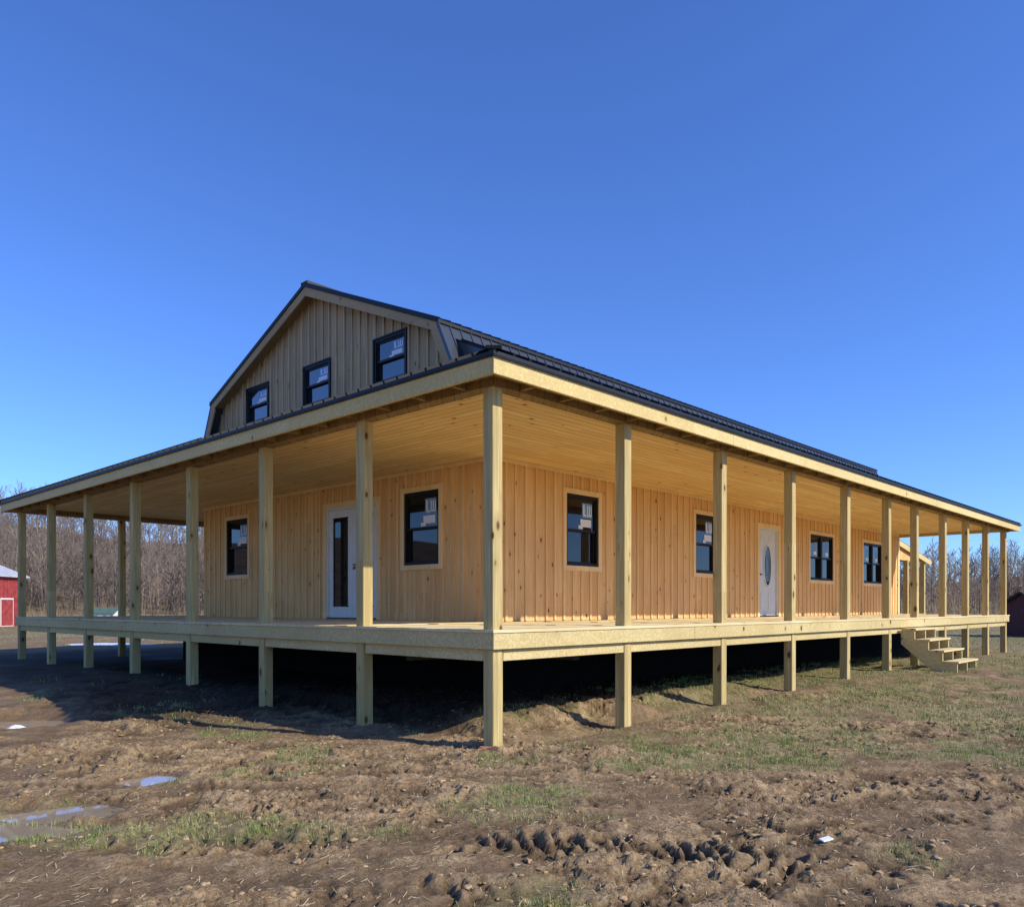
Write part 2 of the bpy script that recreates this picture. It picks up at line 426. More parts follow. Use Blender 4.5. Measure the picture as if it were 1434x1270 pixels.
# gable
RZ=7.44;BZ=5.86;BV=3.77
def gz(v):
    d=abs(v-CV)
    if d<=BV: return RZ-(RZ-BZ)*d/BV
    return BZ-(d-BV)*2.1
b=MB()
cuts=sorted(set([WU,CV-4.05,CV-BV,CV,CV+BV,CV+4.05,VW]+[x for o_ in openU for x in o_[:2]]))
for i in range(len(cuts)-1):
    x0,x1=cuts[i],cuts[i+1]; mid=(x0+x1)/2
    t0,t1=max(gz(x0+1e-5),5.24)-.02,max(gz(x1-1e-5),5.24)-.02
    ops=[o_ for o_ in openU if o_[0]<mid<o_[1]]
    zb=5.0
    if ops:
        b.box(WU,WU+.1,x0,x1,zb,ops[0][2],0); zb=ops[0][3]
    b.hexa([(WU,x0,zb),(WU+.1,x0,zb),(WU+.1,x1,zb),(WU,x1,zb),(WU,x0,t0),(WU+.1,x0,t0),(WU+.1,x1,t1),(WU,x1,t1)],0)
x=WU+.75
while x<VW-.75:
    xx=x+random.uniform(-.014,.014); bw_=.047
    zt=min(gz(xx),gz(xx+bw_))-.03
    segs=[(5.2,zt)]
    for o_ in openU:
        t=.032
        if xx+bw_>o_[0]-t and xx<o_[1]+t: segs=[(5.2,o_[2]-t),(o_[3]+t,zt)]
    for s0,s1 in segs:
        if s1>s0+.02: b.box(WU-.024,WU-.001,xx,xx+bw_,s0,s1,1)
    x+=.235
m_gbat=wood("weathered_batten",(.70,.51,.29),(.46,.32,.17),Z,H,D,plank=.06,knot=.4,streak=.8)
b.obj("gable_wall",[m_gable,m_gbat],house)
# gambrel roof
GU0,GU1=2.66,21.9
b=MB()
def slab(p,th,m=0):
    b.hexa([(x,y,z-th) for x,y,z in p]+[tuple(q) for q in p],m)
for sg in(-1,1):
    vb=CV+sg*(BV+.06); zb=BZ-.025+.07; zr=RZ+.07
    slab([(GU0-.02,CV,zr),(GU1,CV,zr),(GU1,vb,zb),(GU0-.02,vb,zb)],.05)
    v0=CV+sg*(BV+.03); v1=CV+sg*(BV+.03+.55); z1_=BZ-.55*2.1
    th=-sg*.05
    b.hexa([(GU0,v0,BZ),(GU1,v0,BZ),(GU1,v0+th,BZ),(GU0,v0+th,BZ),(GU0,v1,z1_),(GU1,v1,z1_),(GU1,v1+th,z1_),(GU0,v1+th,z1_)],1)
    u=GU0
    while u<GU1:
        b.beam((u,CV,zr),(u,vb,zb),(1,0,0),.03,.03,0)
        b.beam((u+.01,v0,BZ-.02),(u+.01,v1,z1_),(1,0,0),.03,.022*(1),1)
        u+=.2285
b.beam((GU0-.02,CV,RZ+.06),(GU1,CV,RZ+.06),(0,1,0),.22,.05,0)
b.obj("gambrel_roof",[m_metal,m_metal2],house)
# rakes
b=MB()
for uu in(GU0,GU1-.04):
    for sg in(-1,1):
        vb=CV+sg*(BV+.04)
        b.hexa([(uu,CV,RZ-.15),(uu+.035,CV,RZ-.15),(uu+.035,vb,BZ-.15),(uu,vb,BZ-.15),(uu,CV,RZ+.015),(uu+.035,CV,RZ+.015),(uu+.035,vb,BZ+.0),(uu,vb,BZ+.0)],0)
        va=CV+sg*(BV+.02);vc=va+sg*.45;
        iw=-sg*.17
        b.hexa([(uu+.003,va,BZ-.0),(uu+.032,va,BZ-.0),(uu+.032,va+iw,BZ-.1),(uu+.003,va+iw,BZ-.1),(uu+.003,vc,BZ-.95),(uu+.032,vc,BZ-.95),(uu+.032,vc+iw,BZ-.95),(uu+.003,vc+iw,BZ-.95)],0)
for sg in(-1,1):
    vb=CV+sg*BV
    b.hexa([(GU0+.036,CV,RZ-.03),(WU-.001,CV,RZ-.03),(WU-.001,vb,BZ-.03),(GU0+.036,vb,BZ-.03),(GU0+.036,CV,RZ-.01),(WU-.001,CV,RZ-.01),(WU-.001,vb,BZ-.01),(GU0+.036,vb,BZ-.01)],0)
b.obj("rake_boards",[m_gtrim],house)
b=MB(); b.prism([(UE-.06,WU+.1,ZC),(UE-.06,CV-BV,BZ-.05),(UE-.06,CV,RZ-.05),(UE-.06,CV+BV,BZ-.05),(UE-.06,VW-.1,ZC)],(.05,0,0))
b.obj("rear_gable",[m_gable],house)
# porch roof
b=MB(); SL=.45; e=-.385; z0r=3.79
def pz(t): return z0r+SL*(t-e)
ve=V1-e
tp=3.80
def rp(pts,m=0):
    P_=[(p[0],p[1],pz(p[2])) for p in pts]
    b.prism([(x,y,z-.035) for x,y,z in P_],(0,0,.035),m)
rp([(e,e,e),(EU+.03,e,e),(EU+.03,tp,tp),(WU,tp,tp),(WU,WU,WU)])
rp([(e,e,e),(WU,WU,WU),(WU,VW,WU),(e,ve,e)])
rp([(e,ve,e),(WU,VW,WU),(WU,V1-tp,tp),(EU+.03,V1-tp,tp),(EU+.03,ve,e)])
for s_ in (0,1):
    f_=(lambda v_: v_) if s_==0 else (lambda v_: V1-v_)
    b.prism([(WU+.002,f_(WU+.05),5.0),(WU+.002,f_(tp),5.0),(WU+.002,f_(tp),pz(tp)-.03),(WU+.002,f_(WU+.05),pz(WU+.05)-.03)],(.03,0,0),1)
rs=.2285
u=e+.05
while u<EU+.02:
    t1=tp if u>WU else u-.08
    if t1>e+.1:
        b.beam((u,e,pz(e)),(u,t1,pz(t1)),(1,0,0),.035,.028)
        b.beam((u,ve,pz(e)),(u,V1-t1,pz(t1)),(1,0,0),.035,.028)
    u+=rs
v=e+.05
while v<ve:
    t1=min(WU,v-.08,V1-v-.08)
    if t1>e+.1: b.beam((e,v,pz(e)),(t1,v,pz(t1)),(0,1,0),.035,.028)
    v+=rs
for s_ in(0,1):
    f_=(lambda v_: v_) if s_==0 else (lambda v_: V1-v_)
    b.beam((e,f_(e),pz(e)+.012),(WU-.02,f_(WU-.02),pz(WU)+.008),(1,-1 if s_==0 else 1,0),.15,.03)
b.box(e+.005,EU+.02,e+.005,e+.03,3.745,3.765); b.box(e+.005,e+.03,e+.035,ve-.03,3.745,3.765)
b.obj("porch_roof",[m_metal,m_metal2],house)
b=MB()
b.prism([(EU-.04,-E+.04,3.60),(EU-.04,WU+.8,3.60),(EU-.04,WU+.8,pz(WU+.8)-.05),(EU-.04,-E+.04,3.74)],(.035,0,0))
b.obj("roof_end_fascia",[m_fas],house)
# side entry shed roof
b=MB()
pa=[(UE+.03,3.3,3.78),(25.6,3.3,3.08),(25.6,7.0,3.08),(UE+.03,7.0,3.78)]
b.prism([(x,y,z) for x,y,z in pa],(0,0,.05),1)
b.beam((UE+.03,3.27,3.60),(25.65,3.27,2.90),(0,1,0),.04,.17,0)
b.prism([(UE+.03,3.36,2.98),(25.2,3.36,2.98),(25.2,3.36,3.1),(UE+.03,3.36,3.72)],(0,.03,0),2)
for u_ in(23.4,25.2):
    for v_ in(3.4,6.8): b.box(u_-w,u_+w,v_-w,v_+w,-.3,3.0,3)
b.box(UE,25.3,3.3,7.0,1.0,ZD,3)
b.obj("side_entry_porch",[m_fas,m_metal,m_wall,m_post],house)

# steps
b=MB(); s0,s1=11.75,13.15
n=5; rise=(ZD-.12)/(n+0); run=.26
for k in range(1,n):
    z=ZD-k*rise; vv=-o-.02-(k-1)*run
    b.box(s0-.02,s1+.02,vv-run-.02,vv-run/2-.005,z-.036,z,0); b.box(s0-.02,s1+.02,vv-run/2+.005,vv,z-.036,z,0)
for sx in(s0,(s0+s1)/2,s1-.04):
    pts=[]
    for k in range(1,n):
        z=ZD-k*rise-.038; vv=-o-.008-(k-1)*run
        pts+= [(vv,z),(vv-run,z)]
    pts.append((-o-.008-(n-1)*run,.0)); pts.append((-o-.008-(n-2)*run+.05,.0)); pts.append((-o-.008,ZD-rise-.32))
    b.prism([(sx,p[0],p[1]) for p in pts],(.04,0,0),1)
b.obj("porch_steps",[m_deck,m_rim],house)

# ---------------------------------------------------------------- terrain
TR=[
 ([(-6,4.25),(-2.5,4.75),(-.8,4.74),(.8,4.60),(3,4.15),(6,3.4)],.42,.042),
 ([(-6,5.9),(-3,6.2),(-.5,5.95),(1.2,5.6),(3,5.2),(7,5.6)],.32,.022),
 ([(1.2,3.4),(2.4,4.9),(4.2,6.6),(8,9.3)],.38,.026),
 ([(2.9,3.4),(4.0,4.7),(6,6.2),(10,8.7)],.38,.030),
 ([(-6,3.1),(-3,3.75),(-1.2,3.95),(1,3.7),(3,3.5)],.38,.028),
 ([(-5,7.2),(-3,7.0),(-1.3,6.7),(.5,6.9),(2,6.3)],.30,.022),
]
def dist_poly(x,y,pts):
    best=np.full(x.shape,1e9); al=np.zeros(x.shape); sd=np.zeros(x.shape); acc=0
    for (x0,y0),(x1,y1) in zip(pts[:-1],pts[1:]):
        dx,dy=x1-x0,y1-y0; L_=math.hypot(dx,dy)
        t=np.clip(((x-x0)*dx+(y-y0)*dy)/L_**2,0,1)
        d=np.hypot(x-x0-t*dx,y-y0-t*dy); s=((x-x0)*dy-(y-y0)*dx)/L_
        k=d<best; best=np.where(k,d,best); al=np.where(k,acc+t*L_,al); sd=np.where(k,s,sd); acc+=L_
    return best,al,sd
PUD=[(-3.02,5.42,.24,.16),(-3.25,4.98,.36,.12),(-2.94,6.5,.13,.14),(-5.9,9.6,.4,.3)]
def pudq(x,y,p): 
    px,py,rx,ry=p
    return np.sqrt(((x-px)/rx)**2+((y-py)/ry)**2)+.35*perlin(x/.16,y/.12,71)
def uv(x,y):
    dx=x-OX;dy=y-OY
    return dx*C46+dy*S46, -dx*S46+dy*C46
def grassmask(x,y):
    u,v=uv(x,y)
    n=fbm(x,y,1.1,4,11)*1.3+fbm(x,y,4.0,3,12)*.6+.25*fbm(x,y,.3,3,13)
    bias=-.30+ .60*ss(.8,2.6,x)*ss(6.3,8.2,y)
    bias=bias+.50*ss(16,32,y)
    for (gx,gy,r,a) in ((-.38,5.52,.34,.70),(-2.05,5.3,.36,.6),(-2.8,4.72,.34,.5),(-2.7,7.2,.35,.4),(-4.2,9.6,1.1,.5),(-2.8,8.6,.5,.3),(1.2,7.3,.9,.4),(0.5,6.3,.6,.35),(5.5,10,2,.2),(3.2,8.2,1.3,.3),(-.2,7.4,.35,.2),(-1.2,6.4,.4,.2)):
        bias=bias+a*np.exp(-((x-gx)**2+(y-gy)**2)/r**2)
    bank=np.exp(-((v-.95)/.55)**2)*ss(.3,.8,u)*ss(14,10,u)
    bias=bias+.85*bank
    g_=ss(-.05,.5,n+bias)
    under=ss(1.5,2.2,v)*ss(.2,.8,u)*ss(24,22,u)*ss(18,16,v)
    trench=np.exp(-((v-.1)/.22)**2)*ss(.0,.5,u)*ss(8,5,u)
    return g_*(1-under)*(1-.9*trench)
def height(x,y,fine=True):
    u,v=uv(x,y); r=np.hypot(x,y)
    h=.13*ss(1,8,u)*ss(-6,0,v)+.20*ss(3.5,7.5,v)*ss(-8,-1,u)*ss(22,10,u)
    h=np.minimum(h,.22)
    h=h*ss(120,30,r)
    ins=ss(24,21.5,u)*ss(18,16,v)
    wob=fbm(x,y,.9,5,31)*.55
    bank=ss(.40,.85,v+wob)*ss(.35,.9,u+wob)*ins
    h=h+(.17-h)*bank
    trench=np.exp(-((v-.12)/.25)**2)*ss(.0,.5,u)*ss(9,6,u)
    h=h-.06*trench
    h=h+.035*fbm(x,y,1.6,3,5)*ss(60,20,r)+.10*fbm(x,y,9,3,6)*ss(9,16,r)*ss(120,60,r)
    az=np.arctan2(x,np.maximum(y,1)); 
    A=20+ -12*ss(-.25,.45,az)+6*fbm(x,y,80,3,8)
    h=h+A*ss(92,250,r)*(y>-50)+ .5*fbm(x,y,30,3,9)*ss(60,100,r)
    if fine:
        near=ss(34,12,r)
        gm=grassmask(x,y)
        rough=ss(-.25,.35,fbm(x,y,1.5,4,21)+.08)*(1-.35*gm)*(1-.7*trench)
        inside=bank*ss(1.9,2.4,v)
        rough=(.28+.85*rough)*(1-.6*inside)
        wx=x+.10*perlin(x/.21,y/.21,41)+.035*perlin(x/.06,y/.06,47); wy=y+.10*perlin(x/.21,y/.21,42)+.035*perlin(x/.06,y/.06,48)
        var=.4+1.2*np.clip(.5+fbm(x,y,.45,3,49),0,1)
        c1=np.abs(perlin(wx/.22,wy/.14,43))*1.8
        c2=np.abs(perlin(wx/.085,wy/.06,44))*1.8-.5; c3=perlin(wx/.045,wy/.036,45)
        h=h+near*rough*(.020*c1+.020*c2*var+.016*c3*var+.046*perlin(wx/.42,wy/.26,46))
        for ti,(pts,wd,dp) in enumerate(TR):
            d,al,sd=dist_poly(x,y,pts)
            d=d+.06*perlin(x/.2,y/.2,66)
            band=ss(wd*.66,wd*.36,d)
            fade=ss(-.12,.28,fbm(x,y,.9,3,61+ti*7)+(.22 if ti==0 else .02)*np.exp(-(x/1.5)**2))
            lug=np.abs(sd)*.5+al+.03*perlin(x/.09,y/.09,64)
            saw=(lug/.118+.75*perlin(x/.4,y/.3,63))%1.0
            ridge=ss(.0,.3,saw)*ss(.9,.5,saw)*(.45+.8*np.clip(.5+perlin(x/.16,y/.13,65),0,1))
            h=h+fade*(band*(-dp+ridge*dp*1.35)+.024*np.exp(-((d-wd*.7)/.08)**2))*(1-.5*gm)
    for p in PUD:
        q=pudq(x,y,p)
        m_=ss(2.3,.8,q)
        h=h*(1-m_)+(-.02)*m_
    return h
def axis(a,b_,step,lo,hi,gr=1.06):
    mid=list(np.arange(a,b_,step)); up=[];s=step;x=mid[-1]
    while x<hi: s*=gr; x+=s; up.append(x)
    dn=[];s=step;x=a
    while x>lo: s*=gr; x-=s; dn.append(x)
    return np.array(dn[::-1]+mid+up)
xs=axis(-5.2,6.0,.0175,-700,700,1.055); ys=axis(3.4,9.6,.0175,-80,900,1.055)
X,Y=np.meshgrid(xs,ys)
Hh=height(X,Y)
GM=grassmask(X,Y)
nx,ny=len(xs),len(ys)
V=np.stack([X.ravel(),Y.ravel(),Hh.ravel()],1)
ii=(np.arange(ny-1)[:,None]*nx+np.arange(nx-1)[None,:]).ravel()
F=np.stack([ii,ii+1,ii+1+nx,ii+nx],1)
me=np_mesh("ground",V,F)
def setattr_(nm,arr):
    at=me.attributes.new(nm,'FLOAT','POINT'); at.data.foreach_set("value",arr.ravel().astype(np.float32))
setattr_("grass",GM)
u_,v_=uv(X,Y)
base=height(X,Y,False)
setattr_("cav",np.clip((Hh-base-.012)/.05,-1,1))
setattr_("sand",np.exp(-((v_-.08)/.20)**2)*ss(.0,.5,u_)*ss(9,5,u_))
wet=np.zeros_like(X)
for p in PUD: wet=np.maximum(wet,ss(3.0,1.2,pudq(X,Y,p)))
for pts,wd,dp in TR:
    d,al,sd=dist_poly(X,Y,pts); wet=np.maximum(wet,.5*ss(wd*.8,wd*.3,d)*ss(-.2,.3,fbm(X,Y,.9,2,77)))
wet=np.maximum(wet,.6*ss(.1,.4,fbm(X,Y,1.3,4,79)))
setattr_("wet",wet)
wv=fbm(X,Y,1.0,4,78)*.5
und=np.maximum(ss(.6,1.5,v_+wv*.7)*ss(.0,.6,u_+wv*.3), ss(-2.6,-1.3,u_+wv)*ss(2.5,4.8,v_+wv)*.85)*ss(24,22,u_)*ss(19,16.5,v_)  # mask for shade painted on soil under and left of the porch
setattr_("painted_shade",und)
me.polygons.foreach_set("use_smooth",np.ones(len(F),dtype=bool))
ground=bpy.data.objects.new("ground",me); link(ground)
m,nt,bs=newmat("muddy_ground"); L=nt.links.new
tc=N(nt,"ShaderNodeTexCoord").outputs["Object"]
def noise(scale,det=6,rough=.6,vec=None):
    n_=N(nt,"ShaderNodeTexNoise"); L(vec or tc,n_.inputs["Vector"]); n_.inputs["Scale"].default_value=scale; n_.inputs["Detail"].default_value=det; n_.inputs["Roughness"].default_value=rough
    return n_.outputs["Fac"]
def attr(nm):
    a_=N(nt,"ShaderNodeAttribute"); a_.attribute_name=nm; return a_.outputs["Fac"]
col=mixc(nt,mrange(nt,noise(1.4,5),.38,.62),(.50,.335,.17),(.31,.195,.092))
col=mixc(nt,mrange(nt,noise(7,8,.7),.42,.64,0,.8),col,(.64,.46,.26))
col=mixc(nt,mrange(nt,noise(40,6,.7),.46,.64,0,.75),col,(.15,.092,.045))
col=mixc(nt,mrange(nt,attr("cav"),.2,-.5,0,.8),col,(.11,.068,.034))
col=mixc(nt,math_(nt,'MULTIPLY',attr("wet"),.65),col,(.18,.113,.055))
col=mixc(nt,math_(nt,'MULTIPLY',attr("sand"),.6),col,(.48,.34,.17))
gcol=mixc(nt,mrange(nt,noise(30,4),.4,.65),(.16,.18,.05),(.36,.31,.13))
gcol=mixc(nt,mrange(nt,noise(.12,4),.4,.6,0,.7),gcol,(.42,.35,.18))
gf=math_(nt,'MULTIPLY',attr("grass"),mrange(nt,noise(14,6,.75),.38,.58,.12,.8))
col=mixc(nt,gf,col,gcol)
col=mixc(nt,math_(nt,'MULTIPLY',attr("painted_shade"),.9),col,(.026,.018,.011))  # porch shade put into the soil colour
sx=N(nt,"ShaderNodeSeparateXYZ"); L(tc,sx.inputs[0])
col=mixc(nt,mrange(nt,sx.outputs[2],1.0,2.6,0,1),col,mixc(nt,mrange(nt,noise(.25,8,.7),.35,.65),(.07,.048,.032),(.21,.15,.10)))
L(col,bs.inputs["Base Color"])
L(mrange(nt,attr("wet"),0,1,.9,.42),bs.inputs["Roughness"])
bs.inputs["Specular IOR Level"].default_value=.25
bp=N(nt,"ShaderNodeBump"); bp.inputs["Strength"].default_value=1.0; bp.inputs["Distance"].default_value=.022
L(math_(nt,'ADD',noise(60,7,.75),math_(nt,'MULTIPLY',noise(18,5,.7),1.5)),bp.inputs["Height"]); L(bp.outputs[0],bs.inputs["Normal"])
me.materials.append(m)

m_water=plain("muddy_water",(.36,.28,.19),rough=.02,ior=2.0,var=.1)
for i,(px,py,rx,ry) in enumerate(PUD):
    n=40; pts=[]
    for k in range(n):
        t=2*math.pi*k/n; pts.append((px+1.9*rx*math.cos(t),py+1.9*ry*math.sin(t),-.006+.002*(i%2)))
    b=MB(); b.poly(pts); b.obj("puddle",[m_water])

# grass blades
def scatter(n,x0,x1,y0,y1,power=1.0):
    x=RNG.uniform(x0,x1,n); y=RNG.uniform(y0,y1,n); g_=grassmask(x,y)
    cl=ss(-.12,.28,fbm(x,y,.22,4,51))
    k=RNG.uniform(0,1,n)<g_**1.1*cl; x=x[k];y=y[k]
    for p in PUD:
        k=pudq(x,y,p)>1.5; x=x[k];y=y[k]
    return x,y
def blades(x,y,hmin,hmax,wd,flat=.5):
    n=len(x); z=height(x,y); a=RNG.uniform(0,2*np.pi,n); hh_=RNG.uniform(hmin,hmax,n)
    ln=RNG.uniform(.2,1.3,n)*flat; la=RNG.uniform(0,2*np.pi,n)
    w_=wd*RNG.uniform(.6,1.3,n)
    p0=np.stack([x-np.cos(a)*w_,y-np.sin(a)*w_,z-.005],1);p1=np.stack([x+np.cos(a)*w_,y+np.sin(a)*w_,z-.005],1)
    tip=np.stack([x+np.cos(la)*hh_*ln,y+np.sin(la)*hh_*ln,z+hh_*np.clip(1.2-ln*.6,.25,1)],1)
    V=np.stack([p0,p1,tip],1).reshape(-1,3); F=np.arange(3*n).reshape(-1,3)
    return V,F
parts=[]
for args,hm,hx,wd in (((360000,-4.5,6.5,3.6,9),.012,.055,.0026),((300000,-9,14,9,20),.02,.06,.0048),((50000,-30,30,20,45),.04,.10,.012)):
    x,y=scatter(*args); parts.append(blades(x,y,hm,hx,wd))
off=0;VV=[];FF=[]
for V,F in parts: VV.append(V);FF.append(F+off);off+=len(V)
me=np_mesh("grass",np.concatenate(VV),np.concatenate(FF))
m,nt,bs=newmat("grass_blades"); L=nt.links.new
tc=N(nt,"ShaderNodeTexCoord").outputs["Object"]
nn=N(nt,"ShaderNodeTexNoise"); L(tc,nn.inputs["Vector"]); nn.inputs["Scale"].default_value=35; nn.inputs["Detail"].default_value=3
n2=N(nt,"ShaderNodeTexNoise"); L(tc,n2.inputs["Vector"]); n2.inputs["Scale"].default_value=1.2
c=mixc(nt,mrange(nt,nn.outputs["Fac"],.42,.64),(.12,.22,.03),(.34,.33,.10))
c=mixc(nt,mrange(nt,n2.outputs["Fac"],.45,.62,0,.6),c,(.46,.39,.19))
L(c,bs.inputs["Base Color"]); bs.inputs["Roughness"].default_value=.7
me.materials.append(m); link(bpy.data.objects.new("grass",me))
# straw
n=12000; x=RNG.uniform(-5,7,n); y=3.5+RNG.uniform(0,1,n)**1.3*9; z=height(x,y); a=RNG.uniform(0,2*np.pi,n); l=RNG.uniform(.01,.06,n)
p0=np.stack([x,y,z+.004],1); p1=np.stack([x+np.cos(a)*l,y+np.sin(a)*l,z+.008+RNG.uniform(-.004,.01,n)],1)
p2=p1+np.stack([-np.sin(a)*.003,np.cos(a)*.003,np.zeros(n)+.001],1); p3=p0+np.stack([-np.sin(a)*.003,np.cos(a)*.003,np.zeros(n)+.001],1)
me=np_mesh("straw",np.stack([p0,p1,p2,p3],1).reshape(-1,3),np.arange(4*n).reshape(-1,4))
me.materials.append(plain("dry_straw",(.55,.45,.27),rough=.8)); link(bpy.data.objects.new("straw",me))
# mud clods
import bmesh
bm=bmesh.new(); bmesh.ops.create_icosphere(bm,subdivisions=2,radius=1); sv=np.array([v.co[:] for v in bm.verts]); sf=np.array([[v.index for v in f.verts] for f in bm.faces]); bm.free()
n=6000; x=RNG.uniform(-5,7,n); y=3.6+RNG.uniform(0,1,n)**1.2*6; k=(fbm(x,y,1.5,4,21)>-.15)
for p in PUD: k&=pudq(x,y,p)>1.7
x=x[k];y=y[k];n=len(x); z=height(x,y); r=.004+.018*RNG.uniform(0,1,n)**3
VV=[];FF=[]
for i in range(n):
    q=sv*(1+.75*perlin(sv[:,0]*1.9+i*3.1,sv[:,1]*1.9+sv[:,2]*1.5))[:,None]*r[i]*np.array([RNG.uniform(.8,1.7),RNG.uniform(.8,1.7),RNG.uniform(.35,.75)])
    VV.append(q+[x[i],y[i],z[i]]); FF.append(sf+i*len(sv))
me=np_mesh("mud_clods",np.concatenate(VV),np.concatenate(FF)); me.materials.append(plain("clod_soil",(.38,.255,.13),rough=.95,scale=40,var=.5,bump=.004))
link(bpy.data.objects.new("mud_clods",me))

# ---------------------------------------------------------------- forest
def tree_segs(seed,Ht):
    r=random.Random(seed); S=[]
    p=Vector((0,0,-.5)); d=Vector((r.uniform(-.06,.06),r.uniform(-.06,.06),1)).normalized(); R0=Ht*.011
    pts=[p.copy()]; n=6
    for k in range(n):
        d=(d+Vector((r.uniform(-.07,.07),r.uniform(-.07,.07),0))).normalized(); q=p+d*(Ht/n)
        S.append((p.copy(),q.copy(),R0*(1-k/n)+.02,R0*(1-(k+1)/n)+.015)); p=q; pts.append(p.copy())
    nb=15
    for j in range(nb):
        t=.22+.76*j/nb; f=t*n; i=min(int(f),n-1); bp_=pts[i].lerp(pts[i+1],f-i)
        a=r.uniform(0,6.28); el=r.uniform(.4,1.0)+t*.3; ln=Ht*r.uniform(.20,.34)*(1.2-t*.75)
        dr=Vector((math.cos(a)*math.cos(el),math.sin(a)*math.cos(el),math.sin(el)))
        e1=bp_+dr*ln; rr=R0*.38*(1.1-t)
        S.append((bp_,e1,rr+.014,.016))
        for k in range(4):
            tt=.3+.2*k; c0=bp_.lerp(e1,tt); d2=(dr+Vector((r.uniform(-.8,.8),r.uniform(-.8,.8),r.uniform(-.1,.7)))).normalized()
            c1=c0+d2*ln*r.uniform(.3,.5); S.append((c0,c1,.030,.014))
            for kk in range(2):
                g0=c0.lerp(c1,r.uniform(.3,.9)); d3=(d2+Vector((r.uniform(-.8,.8),r.uniform(-.8,.8),r.uniform(-.2,.8)))).normalized()
                S.append((g0,g0+d3*ln*r.uniform(.15,.32),.022,.010))
    return S
def segs_np(S):
    V=[];F=[]
    for p0,p1,r0,r1 in S:
        d=(p1-p0).normalized(); a=d.orthogonal().normalized(); c_=d.cross(a); b0=len(V)
        for p,r_ in((p0,r0),(p1,r1)):
            for k in range(3):
                t=k*2.0944; V.append(p+a*math.cos(t)*r_+c_*math.sin(t)*r_)
        for k in range(3): F.append((b0+k,b0+(k+1)%3,b0+3+(k+1)%3,b0+3+k))
    return np.array([v[:] for v in V]),np.array(F)
TV=[segs_np(tree_segs(s,9.0)) for s in range(9)]
VV=[];FF=[];off=0;cnt=0
while cnt<1750:
    y=random.uniform(96,240) if cnt>260 else random.uniform(94,110)
    x=random.uniform(-1.05,1.05)*y
    if abs(x/y)<.30 and random.random()<.8: continue
    if x>0 and random.random()<.3: continue
    V,F=TV[random.randrange(9)]; s=random.uniform(.55,1.25)*(1 if x<0 else .85); a=random.uniform(0,6.28)
    ca,sa=math.cos(a)*s,math.sin(a)*s
    z=float(height(np.array([x]),np.array([y]),False)[0])
    Q=np.stack([V[:,0]*ca-V[:,1]*sa+x,V[:,0]*sa+V[:,1]*ca+y,V[:,2]*s+z],1)
    VV.append(Q);FF.append(F+off);off+=len(V);cnt+=1
me=np_mesh("bare_forest",np.concatenate(VV),np.concatenate(FF))
me.materials.append(plain("bare_bark",(.22,.17,.13),rough=.9,scale=.12,var=.5)); link(bpy.data.objects.new("bare_forest",me))
n=30000; y=RNG.uniform(84,220,n); x=RNG.uniform(-1.1,1.1,n)*y; z=height(x,y,False); a=RNG.uniform(0,6.28,n); hh_=RNG.uniform(.4,2.6,n)
ln=RNG.normal(0,.5,n); w_=.03+.03*RNG.uniform(0,1,n)
V=np.stack([np.stack([x-w_,y,z],1),np.stack([x+w_,y,z],1),np.stack([x+ln,y+RNG.normal(0,.5,n),z+hh_],1)],1).reshape(-1,3)
me=np_mesh("brush",V,np.arange(3*n).reshape(-1,3)); me.materials.append(plain("brush_twigs",(.27,.19,.11),rough=.9,scale=.2,var=.45)); link(bpy.data.objects.new("brush",me))

# ---------------------------------------------------------------- outbuildings
m_red=plain("red_barn_boards",(.30,.04,.035),rough=.8,scale=3,var=.35)
m_tin=plain("galvanised_roof",(.50,.50,.52),rough=.5,scale=2,var=.15)
m_dred=plain("dark_red_boards",(.10,.022,.02),rough=.8,var=.3)
def shed(name,cx,cy,W,Dp,z0,zw,zr,mw,mr,mt,rz=0,ov=.3):
    p=empty(name,(cx,cy,z0),rz)
    b=MB()
    b.box(-W,W,-Dp,Dp,-.5,zw,0)
    xx=-W+.1
    while xx<W-.1: b.box(xx,xx+.05,-Dp-.02,-Dp-.001,0,zw-.02,0); xx+=.4
    b.prism([(-W+.01,-Dp+.01,zw),(-W+.01,Dp-.01,zw),(-W+.01,0,zr-.05)],(2*W-.02,0,0),0)
    b.obj("walls",[mw],p)
    b=MB()
    for sg in(-1,1):
        zz=zw-(zr-zw)*ov/Dp
        b.hexa([(-W-ov,0,zr),(W+ov,0,zr),(W+ov,sg*(Dp+ov),zz),(-W-ov,sg*(Dp+ov),zz),(-W-ov,0,zr+.06),(W+ov,0,zr+.06),(W+ov,sg*(Dp+ov),zz+.06),(-W-ov,sg*(Dp+ov),zz+.06)],0)
        xx=-W-ov
        while xx<W+ov: b.beam((xx,0,zr+.05),(xx,sg*(Dp+ov),zz+.05),(1,0,0),.05,.04); xx+=.5
    b.obj("roof",[mr],p)
    b=MB()
    for s0,s1 in ((W*.45,W*.75),(-W*.2,W*.2)):
        b.box(s0,s1,-Dp-.05,-Dp-.021,.1,min(2.0,zw*.75),0)
        b.box(s0+.08,s1-.08,-Dp-.07,-Dp-.051,.2,min(1.9,zw*.7),1)
    for s in(-W,W-.12): b.box(s,s+.12,-Dp-.04,-Dp-.021,0,zw,0)
    b.obj("trim",[mt,mw],p)
    return p
shed("red_barn",-36.2,50,4.5,3,0,3.5,4.7,m_red,m_tin,m_white,rz=math.pi/2)
hz=float(height(np.array([-43.5]),np.array([86.]),False)[0])
shed("small_shed",-43.5,86,1.4,1.2,hz,.7,1.25,m_white,plain("green_roof",(.09,.15,.11),rough=.6),m_white,ov=.15)
shed("dark_red_shed",26.0,34.6,4,1.2,0,1.55,2.0,m_dred,plain("brown_roof",(.05,.035,.03),rough=.8),m_white,ov=.12)
m_snow=plain("snow",(.70,.76,.85),rough=.6,var=.05)
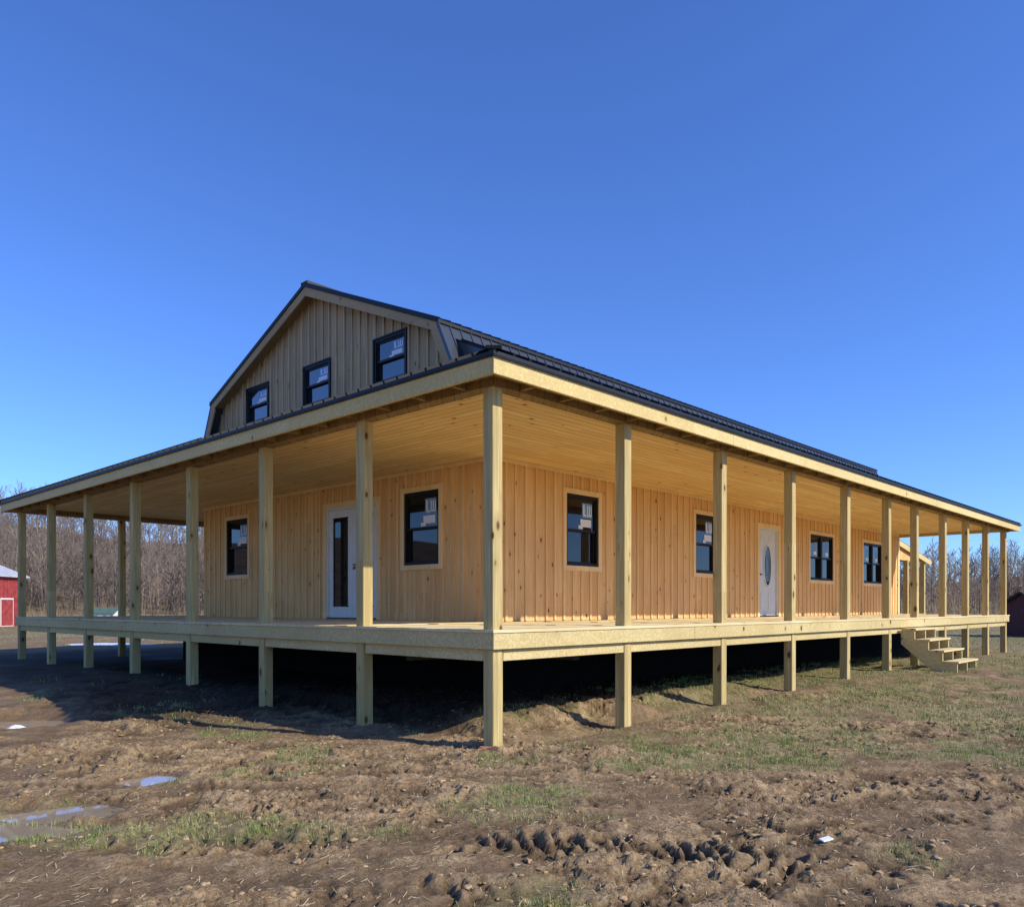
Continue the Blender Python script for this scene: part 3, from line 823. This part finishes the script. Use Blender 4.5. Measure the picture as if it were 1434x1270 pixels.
for cx_,cy_,rx_,ry_ in ((-12.9,25.5,1.5,.9),(-10.2,27,1.0,.5),(-5.75,9.3,.12,.12)):
    n=28; b=MB(); pts=[]
    for k in range(n):
        t=2*math.pi*k/n; rr=1+.2*math.sin(3*t+1)+.12*math.sin(7*t)
        pts.append((cx_+rx_*rr*math.cos(t),cy_+ry_*rr*math.sin(t)))
    zc=[float(q) for q in height(np.array([p[0] for p in pts]),np.array([p[1] for p in pts]),False)]
    c0=float(height(np.array([cx_]),np.array([cy_]),False)[0])+.05
    b.v.append((cx_,cy_,c0)); b.v+=[(p[0]*.35+cx_*.65,p[1]*.35+cy_*.65,c0-.01) for p in pts]; b.v+=[(p[0],p[1],z_-.01) for p,z_ in zip(pts,zc)]
    for k in range(n):
        j=(k+1)%n; b.f.append((0,1+k,1+j)); b.f.append((1+k,1+n+k,1+n+j,1+j)); b.m+=[0,0]
    b.obj("snow_patch",[m_snow])
b=MB(); b.box(-.07,.07,-.04,.04,-.03,.025)
m_br=plain("red_brick",(.38,.14,.08),rough=.9,scale=30,bump=.003)
o_=b.obj("broken_brick",[m_br],bevel=.008); o_.location=(-.25,7.86,float(height(np.array([-.25]),np.array([7.86]))[0])+.01); o_.rotation_euler=(.2,.1,.5)
b=MB(); zz=float(height(np.array([1.87]),np.array([4.78]))[0]); b.box(-.04,.04,-.022,.022,0,.01)
o_=b.obj("paper_scrap",[m_stick],bevel=.003); o_.location=(1.87,4.78,zz+.012); o_.rotation_euler=(.15,-.1,.4)

# ---------------------------------------------------------------- light
EL=math.radians(34); dx,dy=-.914,.406
sun=bpy.data.lights.new("sun",'SUN'); sun.energy=5.0; sun.angle=math.radians(.5); sun.color=(1,.94,.83)
so=bpy.data.objects.new("sun",sun); link(so)
d=Vector((dx*math.cos(EL),dy*math.cos(EL),-math.sin(EL))); so.rotation_euler=d.to_track_quat('-Z','Y').to_euler(); so.location=(10,-10,20)
wd=bpy.data.worlds.new("World"); scene.world=wd; wd.use_nodes=True; nt=wd.node_tree
bg=nt.nodes["Background"]; sky=nt.nodes.new("ShaderNodeTexSky"); sky.sky_type='NISHITA'; sky.sun_disc=False
sky.sun_elevation=EL; sky.sun_rotation=math.atan2(-dx,-dy); sky.altitude=600; sky.air_density=1.0; sky.dust_density=.15; sky.ozone_density=3.5
mx=nt.nodes.new("ShaderNodeMix"); mx.data_type='RGBA'; mx.blend_type='MULTIPLY'; mx.inputs[0].default_value=1; mx.inputs[7].default_value=(.80,1.14,1.88,1)
nt.links.new(sky.outputs[0],mx.inputs[6]); nt.links.new(mx.outputs[2],bg.inputs[0]); bg.inputs[1].default_value=.118
# ---------------------------------------------------------------- camera
cam=bpy.data.cameras.new("camera"); co=bpy.data.objects.new("camera",cam); link(co)
co.location=(0,0,1.40); co.rotation_euler=(math.pi/2,0,0)
cam.sensor_width=36; cam.lens=36*1124/1434; cam.shift_y=215/1434; cam.clip_end=3000; cam.clip_start=.05
scene.camera=co
scene.view_settings.view_transform='Standard'; scene.view_settings.look='None'; scene.view_settings.exposure=0
